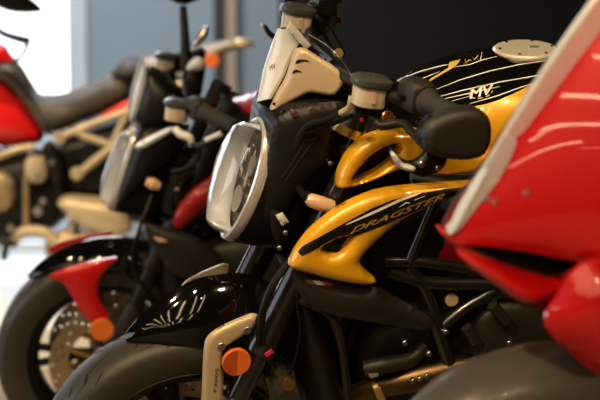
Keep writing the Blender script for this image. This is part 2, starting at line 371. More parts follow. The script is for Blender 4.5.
# ------------------------------------------------------------------ motorcycles
def make_frames(name, psi, lam, delta, x, y, z=0.0):
    root = bpy.data.objects.new(name, None); C.objects.link(root); root.empty_display_size = .1
    p, l = radians(psi), radians(lam)
    F = Vector((-cos(p), -sin(p), 0)); L = Vector((sin(p), -cos(p), 0)); U = Vector((0, 0, 1))
    U2 = cos(l)*U+sin(l)*L; L2 = cos(l)*L-sin(l)*U
    W = Matrix((F, L2, U2)).transposed().to_4x4(); W.translation = (x, y, z+.002); root.matrix_world = W
    p0 = Vector((-.32, 0, .85)); ax = Vector((-sin(radians(24)), 0, cos(radians(24))))
    S = Matrix.Translation(p0) @ Matrix.Rotation(radians(delta), 4, ax) @ Matrix.Translation(-p0)
    return root, Fr(root, W, Matrix.Identity(4)), Fr(root, W @ S, S)
def wheel(fr, name, cx, tyre_w, R, rim_m, discs=True, spokes=5, tread=True):
    c = (cx, 0, R); w2 = tyre_w/2; k = w2/.06
    mb = MB(); mb.revolve([(.218, -.05*k), (.224, -.045*k), (.205, -.04*k), (.196, -.02), (.194, 0), (.196, .02), (.205, .04*k), (.224, .045*k), (.218, .05*k), (.212, .044*k), (.188, .02), (.186, 0), (.188, -.02), (.212, -.044*k)], c, 64, closed=True)
    mb.tube([(cx, -.06, R), (cx, .06, R)], .034, 20, 0)
    for i in range(spokes):
        for da in (-.13, .13):
            a = 2*pi*i/spokes+.3
            mb.tube([(cx+.03*sin(a), 0, R+.03*cos(a)), (cx+.1*sin(a+da*.7), 0, R+.1*cos(a+da*.7)), (cx+.19*sin(a+da), 0, R+.19*cos(a+da))], [.016, .011, .012], 8)
    rim = part(name, mb, rim_m, fr)
    t = MB(); pr = [(.214, -.046*k), (.226, -.052*k), (.245, -.058*k), (.262, -.0605*k), (.274, -.0585*k)]
    for a in range(-58, 59, 8):
        pr.append((R-.052+.052*cos(radians(a)), .0605*k*sin(radians(a*1.45))/sin(radians(58*1.45))*.955))
    pr += [(r, -y) for r, y in pr[:5][::-1]]
    t.revolve(pr, c, 96)
    if tread:
        cr = [(r, y) for r, y in pr[5:-5]]
        def at(ang, f):
            i = f*(len(cr)-1); j = min(int(i), len(cr)-2); q = i-j; r = cr[j][0]*(1-q)+cr[j+1][0]*q+.0005; y = cr[j][1]*(1-q)+cr[j+1][1]*q
            return Vector((cx+r*sin(ang), y, R+r*cos(ang)))
        def sipe(pl, wd):
            Lp, Rp = [], []; n = 7; Q = []
            for i in range(len(pl)-1):
                for q in range(n): tq = q/n; Q.append((pl[i][0]*(1-tq)+pl[i+1][0]*tq, pl[i][1]*(1-tq)+pl[i+1][1]*tq))
            Q.append(pl[-1])
            for i, (a, f) in enumerate(Q):
                ww = wd*(.3+.7*min(1, 3*min(i, len(Q)-1-i)/len(Q)))
                Lp.append(at(a-ww/2/R, f)); Rp.append(at(a+ww/2/R, f))
            t.add(Lp+Rp, [(i, i+1, len(Lp)+i+1, len(Lp)+i) for i in range(len(Lp)-1)], 1)
        for i in range(12):
            a = 2*pi*i/12
            for sg in (1, -1):
                g = lambda f: .5+sg*(f-.5); b = a+(0 if sg > 0 else .26)
                sipe([(b, g(.56)), (b+.20, g(.66)), (b+.24, g(.76)), (b+.36, g(.82))], .009)
                sipe([(b+.10, g(.80)), (b+.20, g(.93))], .007); sipe([(b+.32, g(.60)), (b+.38, g(.72))], .006)
        for (a0, n) in ((-.72, 9), (-.35, 4), (2.2, 9)):
            for q in range(n):
                a = a0+q*.022; ln = .008*(1 if q % 3 else .6)
                V = [Vector((cx+r*sin(a+d), .0535*k+.001, R+r*cos(a+d))) for r, d in ((.2335, 0), (.2335, .013), (.2335+ln, .013), (.2335+ln, 0))]
                t.add(V, [(0, 1, 2, 3)], 2)
    part('tyre', t, [M['rubber'], M['groove'], M['white']], fr, rim[0])
    if discs:
        for s in (1, -1):
            circ = lambda r, n, x=0, z=0, ph=0: [(x+r*cos(2*pi*i/n+ph), z+r*sin(2*pi*i/n+ph)) for i in range(n)]
            holes = [circ(.110, 48)]
            for i in range(20):
                for rr, ph, hr in ((.150, 0, .0043), (.137, .1, .0043), (.124, .2, .0043)):
                    a = 2*pi*i/20+ph; holes.append(circ(hr, 8, rr*cos(a), rr*sin(a)))
            vo, fo, bd, _, _ = trimesh(circ(.160, 72), holes, .012); n = len(vo)
            V = [(cx+x, s*.066+q, R+z) for q in (.0025, -.0025) for x, z in vo]; F = [tuple(f) for f in fo]+[tuple(f[::-1]+n) for f in fo]
            cnt = {(f[i], f[(i+1) % 3]) for f in fo for i in range(3)}
            F += [(j, i, i+n, j+n) for (i, j) in cnt if (j, i) not in cnt]
            d = part('brake_disc', MB().add(V, F), M['disc'], fr, rim[0])
            cm = MB()
            for i in range(6):
                a = 2*pi*i/6; cm.tube([(cx+.03*sin(a), s*.064, R+.03*cos(a)), (cx+.118*sin(a+.12), s*.066, R+.118*cos(a+.12))], [.012, .008], 8, 0)
            cm.revolve([(.05, -.006), (.05, .006), (.03, .008), (.03, -.008)], (cx, s*.064, R), 32, closed=True)
            part('disc_carrier', cm, M['gold'] if name == 'front_wheel' else M['darkmetal'], fr, rim[0])
    return rim
def fork(fr, up_m, low_m, top=.80, ring=True):
    d = Vector((-sin(radians(24)), 0, cos(radians(24))))
    for s in (1, -1):
        a = Vector((.012, .102*s, .30)); mb = MB()
        mb.tube([a+d*-.02, a+d*.04, a+d*.18, a+d*.2], [.026, .030, .029, .024], 18, 0)
        leg = part('fork_leg', mb, low_m, fr)
        part('fork_slider', MB().tube([a+d*.2, a+d*.33], .0215, 18, 0), up_m, fr, leg)
        part('fork_tube', MB().tube([a+d*.31, a+d*.325, a+d*.34, a+d*top], [.03, .031, .027, .0285], 18, 0), up_m, fr, leg)
        if ring: part('fork_ring', MB().tube([a+d*.198, a+d*.206], .0315, 18, 0), M['silver'], fr, leg)
    mb = MB()
    for t in (.58, .76):
        c = a*1; c.y = 0; c = c+d*t+Vector((-.03, 0, 0))
        mb.box(c, (.075, .25, .035), Matrix.Rotation(radians(-24), 3, 'Y'))
    part('triple_clamp', mb, M['satin'], fr)
def axle_caliper(fr, at):
    for s in (1, -1):
        mb = MB(); d = Vector((-.42, 0, .907)); c = Vector((at.x, .09*s, at.z))
        R = Matrix.Rotation(radians(15), 3, 'Y')
        mb.box(c, (.055, .05, .12), R, bev=.25)
        for q in (-.035, .035): mb.tube([c+Vector((q*.27, .02*s, q)), c+Vector((q*.27, .036*s, q))], .019, 14, 0)
        for q in (-.06, .06): mb.tube([c+Vector((.02, .01*s, q)), c+Vector((.02, .034*s, q))], .008, 8, 0)
        k = part('brake_caliper', mb, M['caliper'], fr)
        for q in (-.035, .035): part('caliper_bolt', MB().tube([c+Vector((.0, .036*s, q)), c+Vector((.0, .04*s, q))], .012, 12, 0), M['gold'], fr, k)
def fender_arc(fr, R, ang, prof, mat_, th=.004, name='front_fender'):
    """mudguard wrapped over the tyre: ang stations (deg from top, forward +) with (radius gap, half width, side drop)"""
    rings = []; c = Vector((0, 0, R)); A = np.linspace(ang[0], ang[-1], 30)
    for a in A:
        gap, hw, dr, cr = [np.interp(-a, [-x for x in ang], [p[i] for p in prof]) for i in range(4)]
        t = radians(a); e = Vector((sin(t), 0, cos(t))); o, i_ = [], []
        for k in range(17):
            u = -1+k/8; yy = hw*sin(u*pi/2); rr = R+gap+cr*(1-abs(u))**1.2-dr*(1-cos(u*pi/2))
            o.append(c+e*rr+Vector((0, yy, 0))); i_.append(c+e*(rr-th)+Vector((0, yy*.95, 0)))
        rings.append(o+i_[::-1])
    return part(name, MB().loft(rings), mat_, fr)
def reservoir(fr, pxc, y, name='fluid_reservoir', sc=1.0, s=1):
    c = fr.P(*pxc, y); mb = MB(); tilt = Matrix.Rotation(radians(-8), 3, 'X' if 0 else 'Y')
    def ring(a, b, z, n=20, yb=0):
        r = []
        for k in range(n):
            t = 2*pi*k/n; ct, st = cos(t), sin(t)
            r.append(c+tilt @ Vector((a*abs(ct)**.7*(1 if ct > 0 else -1)*sc, (b*abs(st)**.7*(1 if st > 0 else -1)+yb)*sc, z*sc)))
        return r
    mb.loft([ring(.024, .019, -.024), ring(.028, .022, -.022), ring(.030, .024, .014), ring(.029, .023, .016)])
    o = part(name, mb, M['fluid'], fr)
    lb = MB().loft([ring(.034, .027, .012), ring(.036, .029, .016), ring(.035, .028, .024), ring(.026, .02, .029), ring(.012, .01, .030)])
    part('reservoir_lid', lb, M['lid'], fr, o)
    rb = MB()
    for q in (-2, -1, 0, 1, 2): rb.tube([c+tilt @ Vector((q*.009*sc, -.017*sc, .0285*sc)), c+tilt @ Vector((q*.009*sc, .017*sc, .0285*sc))], .0016*sc, 6, 0)
    part('lid_ribs', rb, M['satin2'], fr, o)
    sb = MB().box(c+tilt @ Vector((0, .024*sc, -.004)), (.006, .004, .02)); part('level_window', sb, M['amber'], fr, o)
    ab = MB().tube([c+Vector((0, 0, -.022)), c+Vector((-.005, -.01, -.04)), c+Vector((-.03, -.005, -.045))], [.008, .007, .009], 10); part('reservoir_bracket', ab, M['darkmetal'], fr, o)
    return o
def cable(fr, pts, r, m=None, name='cable', lab=None):
    return part(name, MB().tube(pts, r, 8, 5), m or M['satin'], fr, None, label=lab)
def rear_end(B, rim_m, seat_m, tail_m, seat_z=.83, tyre=.19):
    wheel(B, 'rear_wheel', -1.41, tyre, .31, rim_m, discs=False, spokes=5, tread=False)
    mb = MB(); mb.tube([(-.92, -.10, .40), (-1.1, -.135, .40), (-1.41, -.135, .31)], [.045, .04, .03], 14); mb.tube([(-.92, .10, .40), (-.92, -.10, .40)], .045, 14, 0)
    mb.tube([(-.92, .10, .40), (-1.1, .135, .40), (-1.41, .135, .31)], [.045, .04, .03], 14)
    mb.tube([(-1.41, -.14, .31), (-1.41, .14, .31)], .018, 12, 0)
    part('swingarm', mb, M['darkmetal'], B)
    rings = []
    for x, z, hw, h in ((-.80, seat_z-.01, .10, .03), (-.9, seat_z-.03, .14, .045), (-1.05, seat_z-.02, .15, .05), (-1.15, seat_z+.03, .12, .05), (-1.25, seat_z+.06, .09, .03)):
        rings.append([(x, hw*cos(t)*(abs(cos(t))**-.3 if abs(cos(t)) > .01 else 1), z+h*sin(t)) for t in [2*pi*k/20 for k in range(20)]])
    part('seat', MB().loft(rings), seat_m, B)
    rings = []
    for x, z, hw, h in ((-.95, seat_z-.08, .10, .05), (-1.2, seat_z-.0, .10, .05), (-1.42, seat_z+.07, .06, .03), (-1.5, seat_z+.09, .04, .015)):
        rings.append([(x, hw*cos(t), z+h*sin(t)) for t in [2*pi*k/20 for k in range(20)]])
    part('tail_unit', MB().loft(rings), tail_m, B)
    mb = MB(); mb.tube([(-.86, .12, .36), (-.9, .25, .2), (-.93, .36, .035)], [.012, .011, .011], 10); mb.disk((-.93, .36, .022), (0, .2, 1), .03, .012)
    return mb
def side_stand(B, lean):
    mb = MB(); y1 = .36; z1 = y1*math.tan(radians(lean)) if lean else 0
    mb.tube([(-.80, .12, .34), (-.84, .24, .2+z1*.3), (-.86, y1, z1+.014)], [.013, .011, .011], 10); mb.disk((-.86, y1, z1+.002), (0, -sin(radians(lean)), cos(radians(lean))), .03, .014)
    part('side_stand', mb, M['darkmetal'], B)
def headlight(fr, T, Bt, hw, dome, bez=1.0, depth=.12, bowl_m=None, mods=True):
    a, b = fr.P(*T, 0), fr.P(*Bt, 0); c = (a+b)/2; up = (a-b).normalized(); hl = (a-b).length/2; lat = Vector((0, 1, 0)); n = up.cross(lat); n = n if n.x > 0 else -n
    def ring(s, d, k=40, sh=0):
        r = []
        for i in range(k):
            t = 2*pi*i/k; v = cos(t); u = sin(t); e = 1-.16*(-v)*(1 if v < 0 else .55)-.04
            r.append(c+up*(v*hl*s+sh)+lat*(u*hw*e*s)+n*d)
        return r
    sh = MB().loft([ring(.78, -depth*1.25), ring(.90, -depth), ring(.985, -depth*.5), ring(1.0, -.006), ring(.99, .0)])
    shell = part('headlight_shell', sh, M['satin'], fr)
    bz = MB().loft([ring(.985, -.004), ring(1.0, .002), ring(1.0, .009), ring(.975, .017), ring(.93, .019), ring(.895, .014), ring(.885, .004)], cap=(False, False))
    hd = part('headlight', bz, M['chrome'], fr)
    bw = MB().loft([ring(.90, .006), ring(.84, .004), ring(.76, .0), ring(.66, -.03), ring(.40, -.05), ring(.05, -.055)], cap=(False, True))
    part('reflector_bowl', bw, bowl_m or M['bowl'], fr, hd)
    pr = [(.90, .010), (.885, dome*.55), (.85, dome*.86), (.78, dome*1.02), (.6, dome*1.14), (.3, dome*1.22), (.03, dome*1.24)]
    ln = MB().loft([ring(a, b) for a, b in pr]+[ring(a*.985, b-.002) for a, b in pr[::-1]], cap=(False, False))
    part('headlight_lens', ln, M['lens'], fr, hd)
    lg = MB(); V, K = [], 30  # white arc added for the bright gleam in the lens edge
    for i in range(K+1):
        t = pi*.86+pi*1.2*i/K; f = min(1, 5*i/K, 5*(K-i)/K); v, u = cos(t), sin(t); e = .96+.16*v*(1 if v < 0 else .55)
        for sc, dd in ((.875, .004), (.868, dome*.5*f+.004), (.85, dome*.8*f+.004), (.825, dome*.88*f+.004), (.80, dome*.8*f+.004), (.79, .004)):
            V.append(c+up*(v*hl*sc)+lat*(u*hw*e*sc)+n*dd)
    lg.add(V, [(6*i+k, 6*i+k+1, 6*i+k+7, 6*i+k+6) for i in range(K) for k in range(5)])
    part('lens_gleam', lg, M['gleam'], fr, hd)
    if mods:
        m2 = MB(); m2.box(c+n*-.01, (.03, hw*1.1, .012), bev=.3); m2.tube([c+up*.035+lat*.02-n*.02, c+up*.035+lat*.02+n*.012], .02, 20, 0); m2.tube([c-up*.04-n*.02, c-up*.04+n*.012], .026, 20, 0)
        m2.tube([c+up*.055-lat*.02+n*.012, c+up*.02-lat*.024+n*.014, c+up*.0-lat*.01+n*.014], .004, 8)
        part('lamp_module', m2, M['led'], fr, hd)
        m3 = MB(); m3.tube([c+up*hl*.62-lat*hw*.1, c-lat*hw*.05-up*hl*.0+n*.004, c-up*hl*.55], .0035, 8); part('light_bar', m3, M['tan'], fr, hd)
    return c, up, n, hl
def bar_grip(fr, pa, pb, pc, ya, yb, yc, m=None):
    """handlebar with both grips and switch blocks, from the near half"""
    a, b, c = fr.P(*pa, ya), fr.P(*pb, yb), fr.P(*pc, yc)
    mid = Vector((a.x+.03, 0, a.z-.005)); k = Vector((a.x+.03, .07, a.z-.005))
    f = lambda v: Vector((v.x, -v.y, v.z))
    part('handlebar', MB().tube([f(c), f(b), f(a), f(k), mid, k, a, b, c], .0115, 14, 3), M['darkmetal'], fr)
    d = (c-b).normalized(); L = (c-b).length
    g = MB(); g.tube([b, b+d*.004, b+d*.012, b+d*.02, c-d*.004, c], [.021, .024, .022, .0175, .0175, .016], 20, 0); part('hand_grip', g, M['grip'], fr, None, True)
    sw = MB(); u = Vector((0, 0, 1)); fw = d.cross(u).normalized(); u = fw.cross(d).normalized()
    if u.z < 0: u = -u
    rings = []
    for t, rx, rz in ((-.055, .018, .020), (-.05, .023, .026), (-.02, .026, .029), (-.004, .025, .026), (.0, .02, .022)):
        rings.append([b+d*t+fw*(rx*abs(cos(q))**.6*(1 if cos(q) > 0 else -1))+u*(rz*abs(sin(q))**.6*(1 if sin(q) > 0 else -1)+.002) for q in [2*pi*i/24 for i in range(24)]])
    o = part('switch_block', MB().loft(rings), M['satin3'], fr, None, True)
    for q in (-1, 1): part('switch_button', MB().box(b-d*.03+fw*.026*q, (.014, .016, .009)), M['satin'], fr, o, True)
    return a, b, c, d

# ================= the yellow and black motorcycle in focus
root, B, S = make_frames('motorcycle', 9, 13, 8, -.237, 2.82)
setp(root, 'black and yellow naked motorcycle with oval chrome-rimmed headlight, sharp in the middle', 'motorcycle')
wheel(S, 'front_wheel', 0, .12, .30, M['satin'])
fork(S, M['gloss'], M['satin2'])
axle_caliper(S, S.P(284, 394, .1))
# front mudguard
fender_arc(S, .30, [23.5, 19, 10, -2, -14, -30, -48], [(.010, .010, .002, .004), (.016, .030, .012, .014), (.026, .052, .034, .034), (.034, .064, .05, .062), (.04, .070, .055, .072), (.038, .072, .055, .064), (.03, .07, .04, .02)], M['black'])
br = puff(S, [(258, 312), (232, 322), (213, 332), (206, 340), (204, 352), (203, 375), (202, 402), (198, 440), (214, 442), (222, 402), (224, 380), (222, 362), (222, 352), (228, 345), (241, 337), (256, 326)], .118, .007, .006, sm=1, w=.008)
brk = part('fork_bracket', br, M['beige'], S, None, True, 'champagne fork bracket')
for px, py in ((247, 330), (221, 346)):
    c = S.P(px, py, .123); mb = MB().disk(c, (0, 1, 0), .0075, .004); part('bolt', mb, M['silver'], S, brk, True)
letter('bracket_lettering', S, brk[:1], 'F3005', (216.5, 392), (218.5, 368), (-3.2, -.3), M['texte'], brk[0])
c = S.P(236, 361, .128); rf = MB().disk(c, (0, 1, 0), .027, .008, 32); ro = part('reflector', rf, M['orange'], S, None, True, 'round orange reflector')
mb = MB(); V = [c+Vector((0, .0086, 0))]+[c+Vector((.0262*sin(t), .0086, .0262*cos(t))) for t in [pi*k/16 for k in range(17)]]; mb.add(V, [(0, k, k+1) for k in range(1, 17)])
part('reflector_half', mb, M['orange2'], S, ro, True)
part('reflector_stay', MB().tube([c+Vector((0, -.03, 0)), c], .014, 12, 0), M['satin'], S, ro, True)
# headlight and its nacelle
hc, hup, hn, hl = headlight(S, (270, 119), (229, 240), .084, .052)
nac = puff(S, [(273, 121), (290, 108), (318, 102), (348, 101), (352, 114), (344, 128), (334, 140), (342, 150), (330, 166), (312, 180), (297, 200), (284, 218), (268, 224), (262, 212), (262, 190), (268, 160)], .075, .022, .10, p=.5, bx=-.12)
nc = part('headlight_cowl', nac, M['satin'], S, None, True)
rl = MB()
for q in ([(282, 178), (300, 150), (306, 132), (311, 124)], [(286, 180), (304, 154), (316, 139), (342, 150)], [(311, 124), (302, 140), (316, 138)]):
    t = bvh(nc[:1]); P = []
    for a, b in q:
        d = ray(a, b); h = t.ray_cast(CO, d)
        if h[0]: P.append(S.Wi @ h[0])
    if len(P) > 1: rl.tube(P, .0014, 6, 4)
part('cowl_ridge', rl, M['satin2'], S, nc, True)
c = S.P(330, 163, .1); part('cowl_screw', MB().disk(c, (0, 1, 0), .005, .006), M['silver'], S, nc, True)
# indicator
a, b = S.P(307, 199, .15), S.P(335, 208, .155)
ti = part('turn_signal', MB().tube([a, a*.9+b*.1, a*.5+b*.5, b*.9+a*.1, b], [.008, .0125, .014, .0125, .007], 14, 0), M['amber'], S, None, True, 'pale amber indicator lens')
part('signal_rim', MB().tube([a+Vector((.001, -.011, .002)), b+Vector((0, -.011, 0))], .010, 12, 0), M['satin'], S, ti, True)
part('signal_stalk', MB().tube([a+Vector((0, -.005, 0)), a+Vector((.0, -.07, .0))], .007, 10, 0), M['satin'], S, ti, True)
# number-plate style fly screen
near = [(293, 30), (296, 43), (287, 60), (281, 76), (268, 99)]; far = [(283, 27), (272, 47), (265, 72), (262, 92), (264, 105)]
rings = []
for (n1, f1) in zip(near, far):
    p, q = S.P(*n1, .03), S.P(*f1, -.03); o, i_ = [], []
    for k in range(9):
        t = k/8; v = p.lerp(q, t)+Vector((.018*(1-(2*t-1)**2), 0, 0)); o.append(v); i_.append(v+Vector((-.006, 0, 0)))
    rings.append(o+i_[::-1])
fs = part('fly_screen', MB().loft(rings), M['pale'], S, label='pale upright fly screen plate')
part('screen_edge', puff(S, [(287, 29), (291, 22), (311, 45), (306, 50)], .036, .002, .006, sm=0), M['pale'], S, fs)
part('screen_inner', puff(S, [(297, 45), (312, 47), (334, 62), (346, 78), (330, 90), (300, 75), (284, 96), (270, 110), (264, 103), (280, 80), (289, 60)], .012, .003, .02, sm=0), M['satin'], S)
letter('screen_emblem', S, fs, 'MV', (270.5, 71), (276, 68), (-1, -5), M['texte'], fs[0])
sp_ = puff(S, [(270, 111), (275, 95), (286, 80), (293, 56), (297, 49), (305, 48), (316, 55), (336, 67), (345, 77), (342, 87), (334, 96), (320, 94), (309, 92), (299, 97), (284, 105), (273, 111)], .028, .011, .007, sm=1, bx=-.5, w=.010)
so = part('screen_side_panel', sp_, M['beige'], S, None, True, 'champagne side panel of the fly screen')
decal('panel_slot', S, so[:1], [([(295, 63), (298, 59), (308, 60), (310, 62), (303, 61.5), (297, 64)], 0), ([(292, 73), (295, 69), (301, 71), (302, 72.5), (297, 72), (293, 74)], 0)], M['groove'], so, sp=1.2, mir=True)
for px, py in ((290.5, 81), (274.5, 103.5)): part('panel_screw', MB().disk(S.P(px, py, .045 if px > 280 else .034), (.45, 1, 0), .0028, .004), M['darkmetal'], S, so, True)
# dash and clutter under the screen
c = S.P(322, 74, 0); part('instrument_panel', MB().box(c, (.05, .13, .09), Matrix.Rotation(radians(35), 3, 'Y'), bev=.2), M['satin'], S)
mb = MB()
for i in range(7): mb.box(S.P(285+i*9, 112+(i % 3)*3-i*.7, .07+.01*(i % 2)), (.014, .012, .012), bev=.3)
part('wiring_connectors', mb, M['satin'], S)
mb = MB()
for px, py in ((293, 113), (311, 110), (321, 109)): mb.tube([S.P(px, py, .085), S.P(px+2, py+1, .097)], .006, 8, 0)
part('cable_clips', mb, M['silver'], S)
# controls
reservoir(S, (370, 92), .22, 'clutch_reservoir', 1.0)
reservoir(S, (297, 19), -.22, 'brake_reservoir', 1.0)
ga, gb, gc, gd = bar_grip(S, (385, 95), (426, 101), (478, 127), .225, .29, .42)
mb = MB(); c = S.P(389, 92, .225); mb.box(c, (.03, .03, .05), bev=.25); mb.box(c+Vector((.03, -.01, -.03)), (.05, .028, .024), bev=.3); part('master_cylinder', mb, M['satin'], S, None, True)
mb = MB(); q = [S.P(x, y, z) for x, y, z in ((376, 121, .24), (382, 126, .25), (402, 123, .27), (410, 130, .30), (421, 143, .34), (432, 152, .38))]
lv = part('hand_lever', MB().tube(q, [.006, .008, .008, .007, .006, .008], 10), M['darkmetal'], S, None, True)
part('lever_pivot', MB().disk(S.P(387, 117, .245), (0, 1, .3), .011, .008), M['gold'], S, lv, True)
mb = MB(); mb.tube([S.P(352, 96, .2), S.P(351, 102, .2), S.P(349, 108, .19), S.P(341, 113, .17)], .006, 8); part('hose_union', mb, M['tan'], S, None, True)
cable(S, [S.P(341, 113, .17), S.P(325, 120, .14), S.P(305, 128, .11), S.P(290, 160, .09)], .006, name='clutch_hose')
cable(S, [S.P(352, 116, .17), S.P(330, 124, .13), S.P(300, 134, .105)], .005, name='throttle_cable')
mb = MB(); c = S.P(347, 129, .102); d = Vector((-sin(radians(24)), 0, cos(radians(24)))); mb.tube([c-d*.008, c+d*.008], .0325, 24, 0); part('fork_top_clamp', mb, M['gold'], S, None, True)
part('fork_cap', MB().tube([c+d*.008, c+d*.02, c+d*.045], [.026, .024, .018], 18, 0), M['satin'], S, None, True)
part('wire_tag', MB().box(S.P(362, 120, .16), (.006, .004, .006)), M['pink'], S)
cable(S, [S.P(308, 34, .03), S.P(325, 44, .04), S.P(340, 58, .06), S.P(352, 76, .14)], .0012, M['silver'], 'throttle_wire')
# bar-end mirrors
mi = part('bar_end_mirror', puff(S, [(427, 120), (441, 113), (456, 108), (475, 107), (487, 114), (491, 124), (490, 142), (482, 156), (464, 160), (442, 158), (428, 153), (421, 146), (420, 132)], .42, .018, .014, sm=1, w=.016), M['satin3'], S, None, True)
part('mirror_housing', puff(S, [(424, 122), (434, 115), (440, 118), (436, 135), (440, 152), (430, 155), (420, 146), (418, 134)], .418, .012, .014, p=.4), M['satin'], S, mi, True)
mb = puff(S, [(390, 151), (393, 148), (402, 160), (411, 163), (420, 159), (428, 150), (448, 154), (446, 164), (440, 172), (422, 178), (406, 170), (396, 164)], .40, .008, .01, p=.4, sm=1); part('mirror_bracket', mb, M['satin'], S, mi, True)
mb = puff(S, [(391, 155), (392, 151), (397, 155), (403, 164), (412, 166), (416, 168), (414, 172), (402, 170), (395, 163)], .41, .006, .006, sm=1); part('lever_guard', mb, M['pale'], S, mi, True)
for px, py in ((421, 164), (438, 168)): part('bracket_bolt', MB().disk(S.P(px, py, .408), (0, 1, .1), .005, .005), M['silver'], S, mi, True)
# far-side switchgear seen past the screen: red kill switch, mirror stem
part('kill_switch', MB().box(S.P(335, 19, -.27), (.014, .016, .02), bev=.3), M['redb'], S)
loop = [(312, 12), (322, 16), (334, 30), (346, 52), (345, 57), (336, 57), (328, 46), (318, 26)]
part('mirror_stem', puff(S, loop, -.2, .006, .008, [[(323, 24), (328, 26), (338, 44), (340, 51), (335, 50), (328, 38)]], sm=1), M['satin'], S)
part('stem_cap', MB().disk(S.P(338, 53.5, -.19), (0, 1, .5), .010, .006), M['gold'], S)
part('brake_master', MB().box(S.P(322, 8, -.25), (.05, .06, .04), bev=.3).box(S.P(326, -2, -.29), (.06, .05, .045), bev=.3), M['satin'], S)
# tank
tank = puff(B, [(372, 118), (385, 98), (402, 79), (425, 67.5), (450, 57), (480, 50), (505, 48.5), (528, 47), (550, 47), (580, 54), (610, 75), (622, 100), (600, 135), (560, 158), (510, 168), (460, 172), (415, 168), (385, 150)], 0, .165, p=.5, sm=1, sp=.0075)
tk = part('fuel_tank', tank, M['black'], B, label='gloss black fuel tank with white pinstripes')
decal('tank_side', B, tk, [([(440, 112), (466, 108), (492, 103), (520, 91), (548, 74), (570, 66), (590, 120), (540, 150), (500, 152), (455, 160), (430, 158)], 0)], M['yellow'], tk * 2, sp=4, mir=True, label='yellow tank flank')
L = lambda *p: strip(p, 1.0)
decal('pinstripes', B, tk, [(L((390, 85), (402, 79), (420, 72), (442, 66), (450, 65)), 0), (L((406, 86), (425, 78), (440, 72)), 0), (L((436, 90), (460, 80.5), (490, 71.5), (520, 65), (554, 60)), 0), (L((436, 98), (462, 91), (500, 82.5), (535, 76.5), (556, 74)), 0), (L((437, 101), (470, 93.5), (500, 87)), 0), (L((452, 101.5), (472, 96)), 0), (L((470, 104), (498, 96), (520, 88), (538, 82.5)), 0), (L((511, 58.5), (530, 57.5), (547, 53.5)), 0),
  ([(427, 82), (448, 69), (450, 63), (461, 60), (456, 67), (444, 74), (429, 83)], 1), (L((455, 68), (470, 65.5), (482, 61), (497, 57.5)), 0), (L((466, 60), (466, 64), (469, 61), (472, 62)), 1), (L((472, 58), (474, 61), (479, 56), (477, 61)), 1), (L((481, 61), (482, 53)), 0)], [M['white'], M['golddecal'], M['yellow']], tk * 2, sp=1.6, sm=0, off=.0012)
letter('tank_emblem', B, tk, 'MV', (470, 99.5), (491, 94.5), (2, -9.5), M['white'], tk[0], .0022, .4)
em = [(L(*[(481+11.5*cos(t), 92.5+6*sin(t)-3*cos(t)*.6) for t in [a0+k*.12 for k in range(5)]]), 0) for a0 in [i*2*pi/9 for i in range(9)]]
decal('emblem_gear', B, tk, em, M['golddecal'], tk[0], sp=1.5, sm=0, off=.0018)
cc = B.P(526, 48.5, 0); cap = MB().disk(cc+Vector((0, 0, -.028)), (0.05, .06, 1), .061, .03, 40, bev=.12); fc = part('fuel_cap', cap, M['capmetal'], B, label='round pale alloy fuel cap')
for k in range(6): a = k*pi/3; part('cap_bolt', MB().disk(cc+Vector((.05*cos(a), .05*sin(a), .001-.003*sin(a)-.0025*cos(a))), (.05, .06, 1), .003, .003, 10), M['darkmetal'], B, fc)
part('cap_lock', MB().box(cc+Vector((-.015, 0, .003)), (.02, .009, .003)), M['silver'], B, fc)
# yellow air scoop and side blade
sc_ = puff(B, [(336, 187), (338, 172), (348, 152), (362, 139), (380, 132), (400, 129), (420, 130), (438, 136), (470, 150), (500, 152), (490, 166), (472, 172), (440, 176), (418, 172), (400, 168), (388, 174), (365, 183), (342, 189)], .165, .022, .02, [[(351, 180), (358, 168), (370, 155), (383, 147), (396, 142), (399, 148), (391, 160), (376, 171), (360, 179)]], sm=1, w=.014, sp=.0035)
part('air_scoop', sc_, M['yellow'], B, None, True, 'yellow air scoop ring')
part('scoop_lining', puff(B, [(345, 184), (360, 150), (400, 138), (420, 160), (385, 176)], .13, .004, .03, sm=1), M['satin'], B, None, True)
sb = puff(B, [(288, 264), (296, 247), (310, 229), (330, 213), (350, 201), (370, 192.5), (390, 188), (420, 185), (450, 183), (480, 181), (482, 188), (466, 193), (445, 200), (425, 208), (405, 218), (388, 230), (372, 245), (363, 255), (359, 262), (366, 271), (378, 281), (370, 284.5), (355, 284), (330, 279), (305, 272), (291, 268)], .20, .018, .012,
  [[(321, 247), (334, 240), (346, 236), (351, 236), (346, 245), (338, 252), (330, 254), (323, 251)]], sm=1, sp=.004, w=.02)
sd = part('side_blade', sb, M['yellow'], B, None, True, 'yellow swept side blade with black band')
decal('blade_band', B, sd[:1], [([(298, 252), (303, 246), (322, 235.5), (346, 222), (372, 208), (392, 200), (420, 193.5), (445, 189), (474, 186), (476, 189), (462, 193), (440, 201), (420, 209), (404, 216), (385, 224.5), (352, 237), (333, 239), (320, 246), (310, 252), (302, 256)], 0),
  (strip([(346, 224.5), (372, 213), (400, 200), (421, 193)], 2.6), 1), (strip([(399, 207), (406, 202.5), (410, 203)], 1.4), 1), (strip([(414, 200), (425, 196)], 1.4), 1)], [M['satin'], M['white']], sd * 2, sp=2, sm=0, off=.001, mir=True)
letter('blade_lettering', B, sd[:1], 'DRAGSTER', (350, 233.5), (442.5, 199), (6, -7.5), M['brownt'], sd[0], .0018, .3)
part('blade_bolt', MB().disk(B.P(336, 246, .19), (0, 1, 0), .009, .012), M['satin'], B, sd, True)
part('blade_backing', puff(B, [(300, 262), (330, 225), (370, 200), (440, 190), (445, 260), (390, 300), (340, 290)], .14, .004, .02, sm=1), M['satin'], B, None, True)
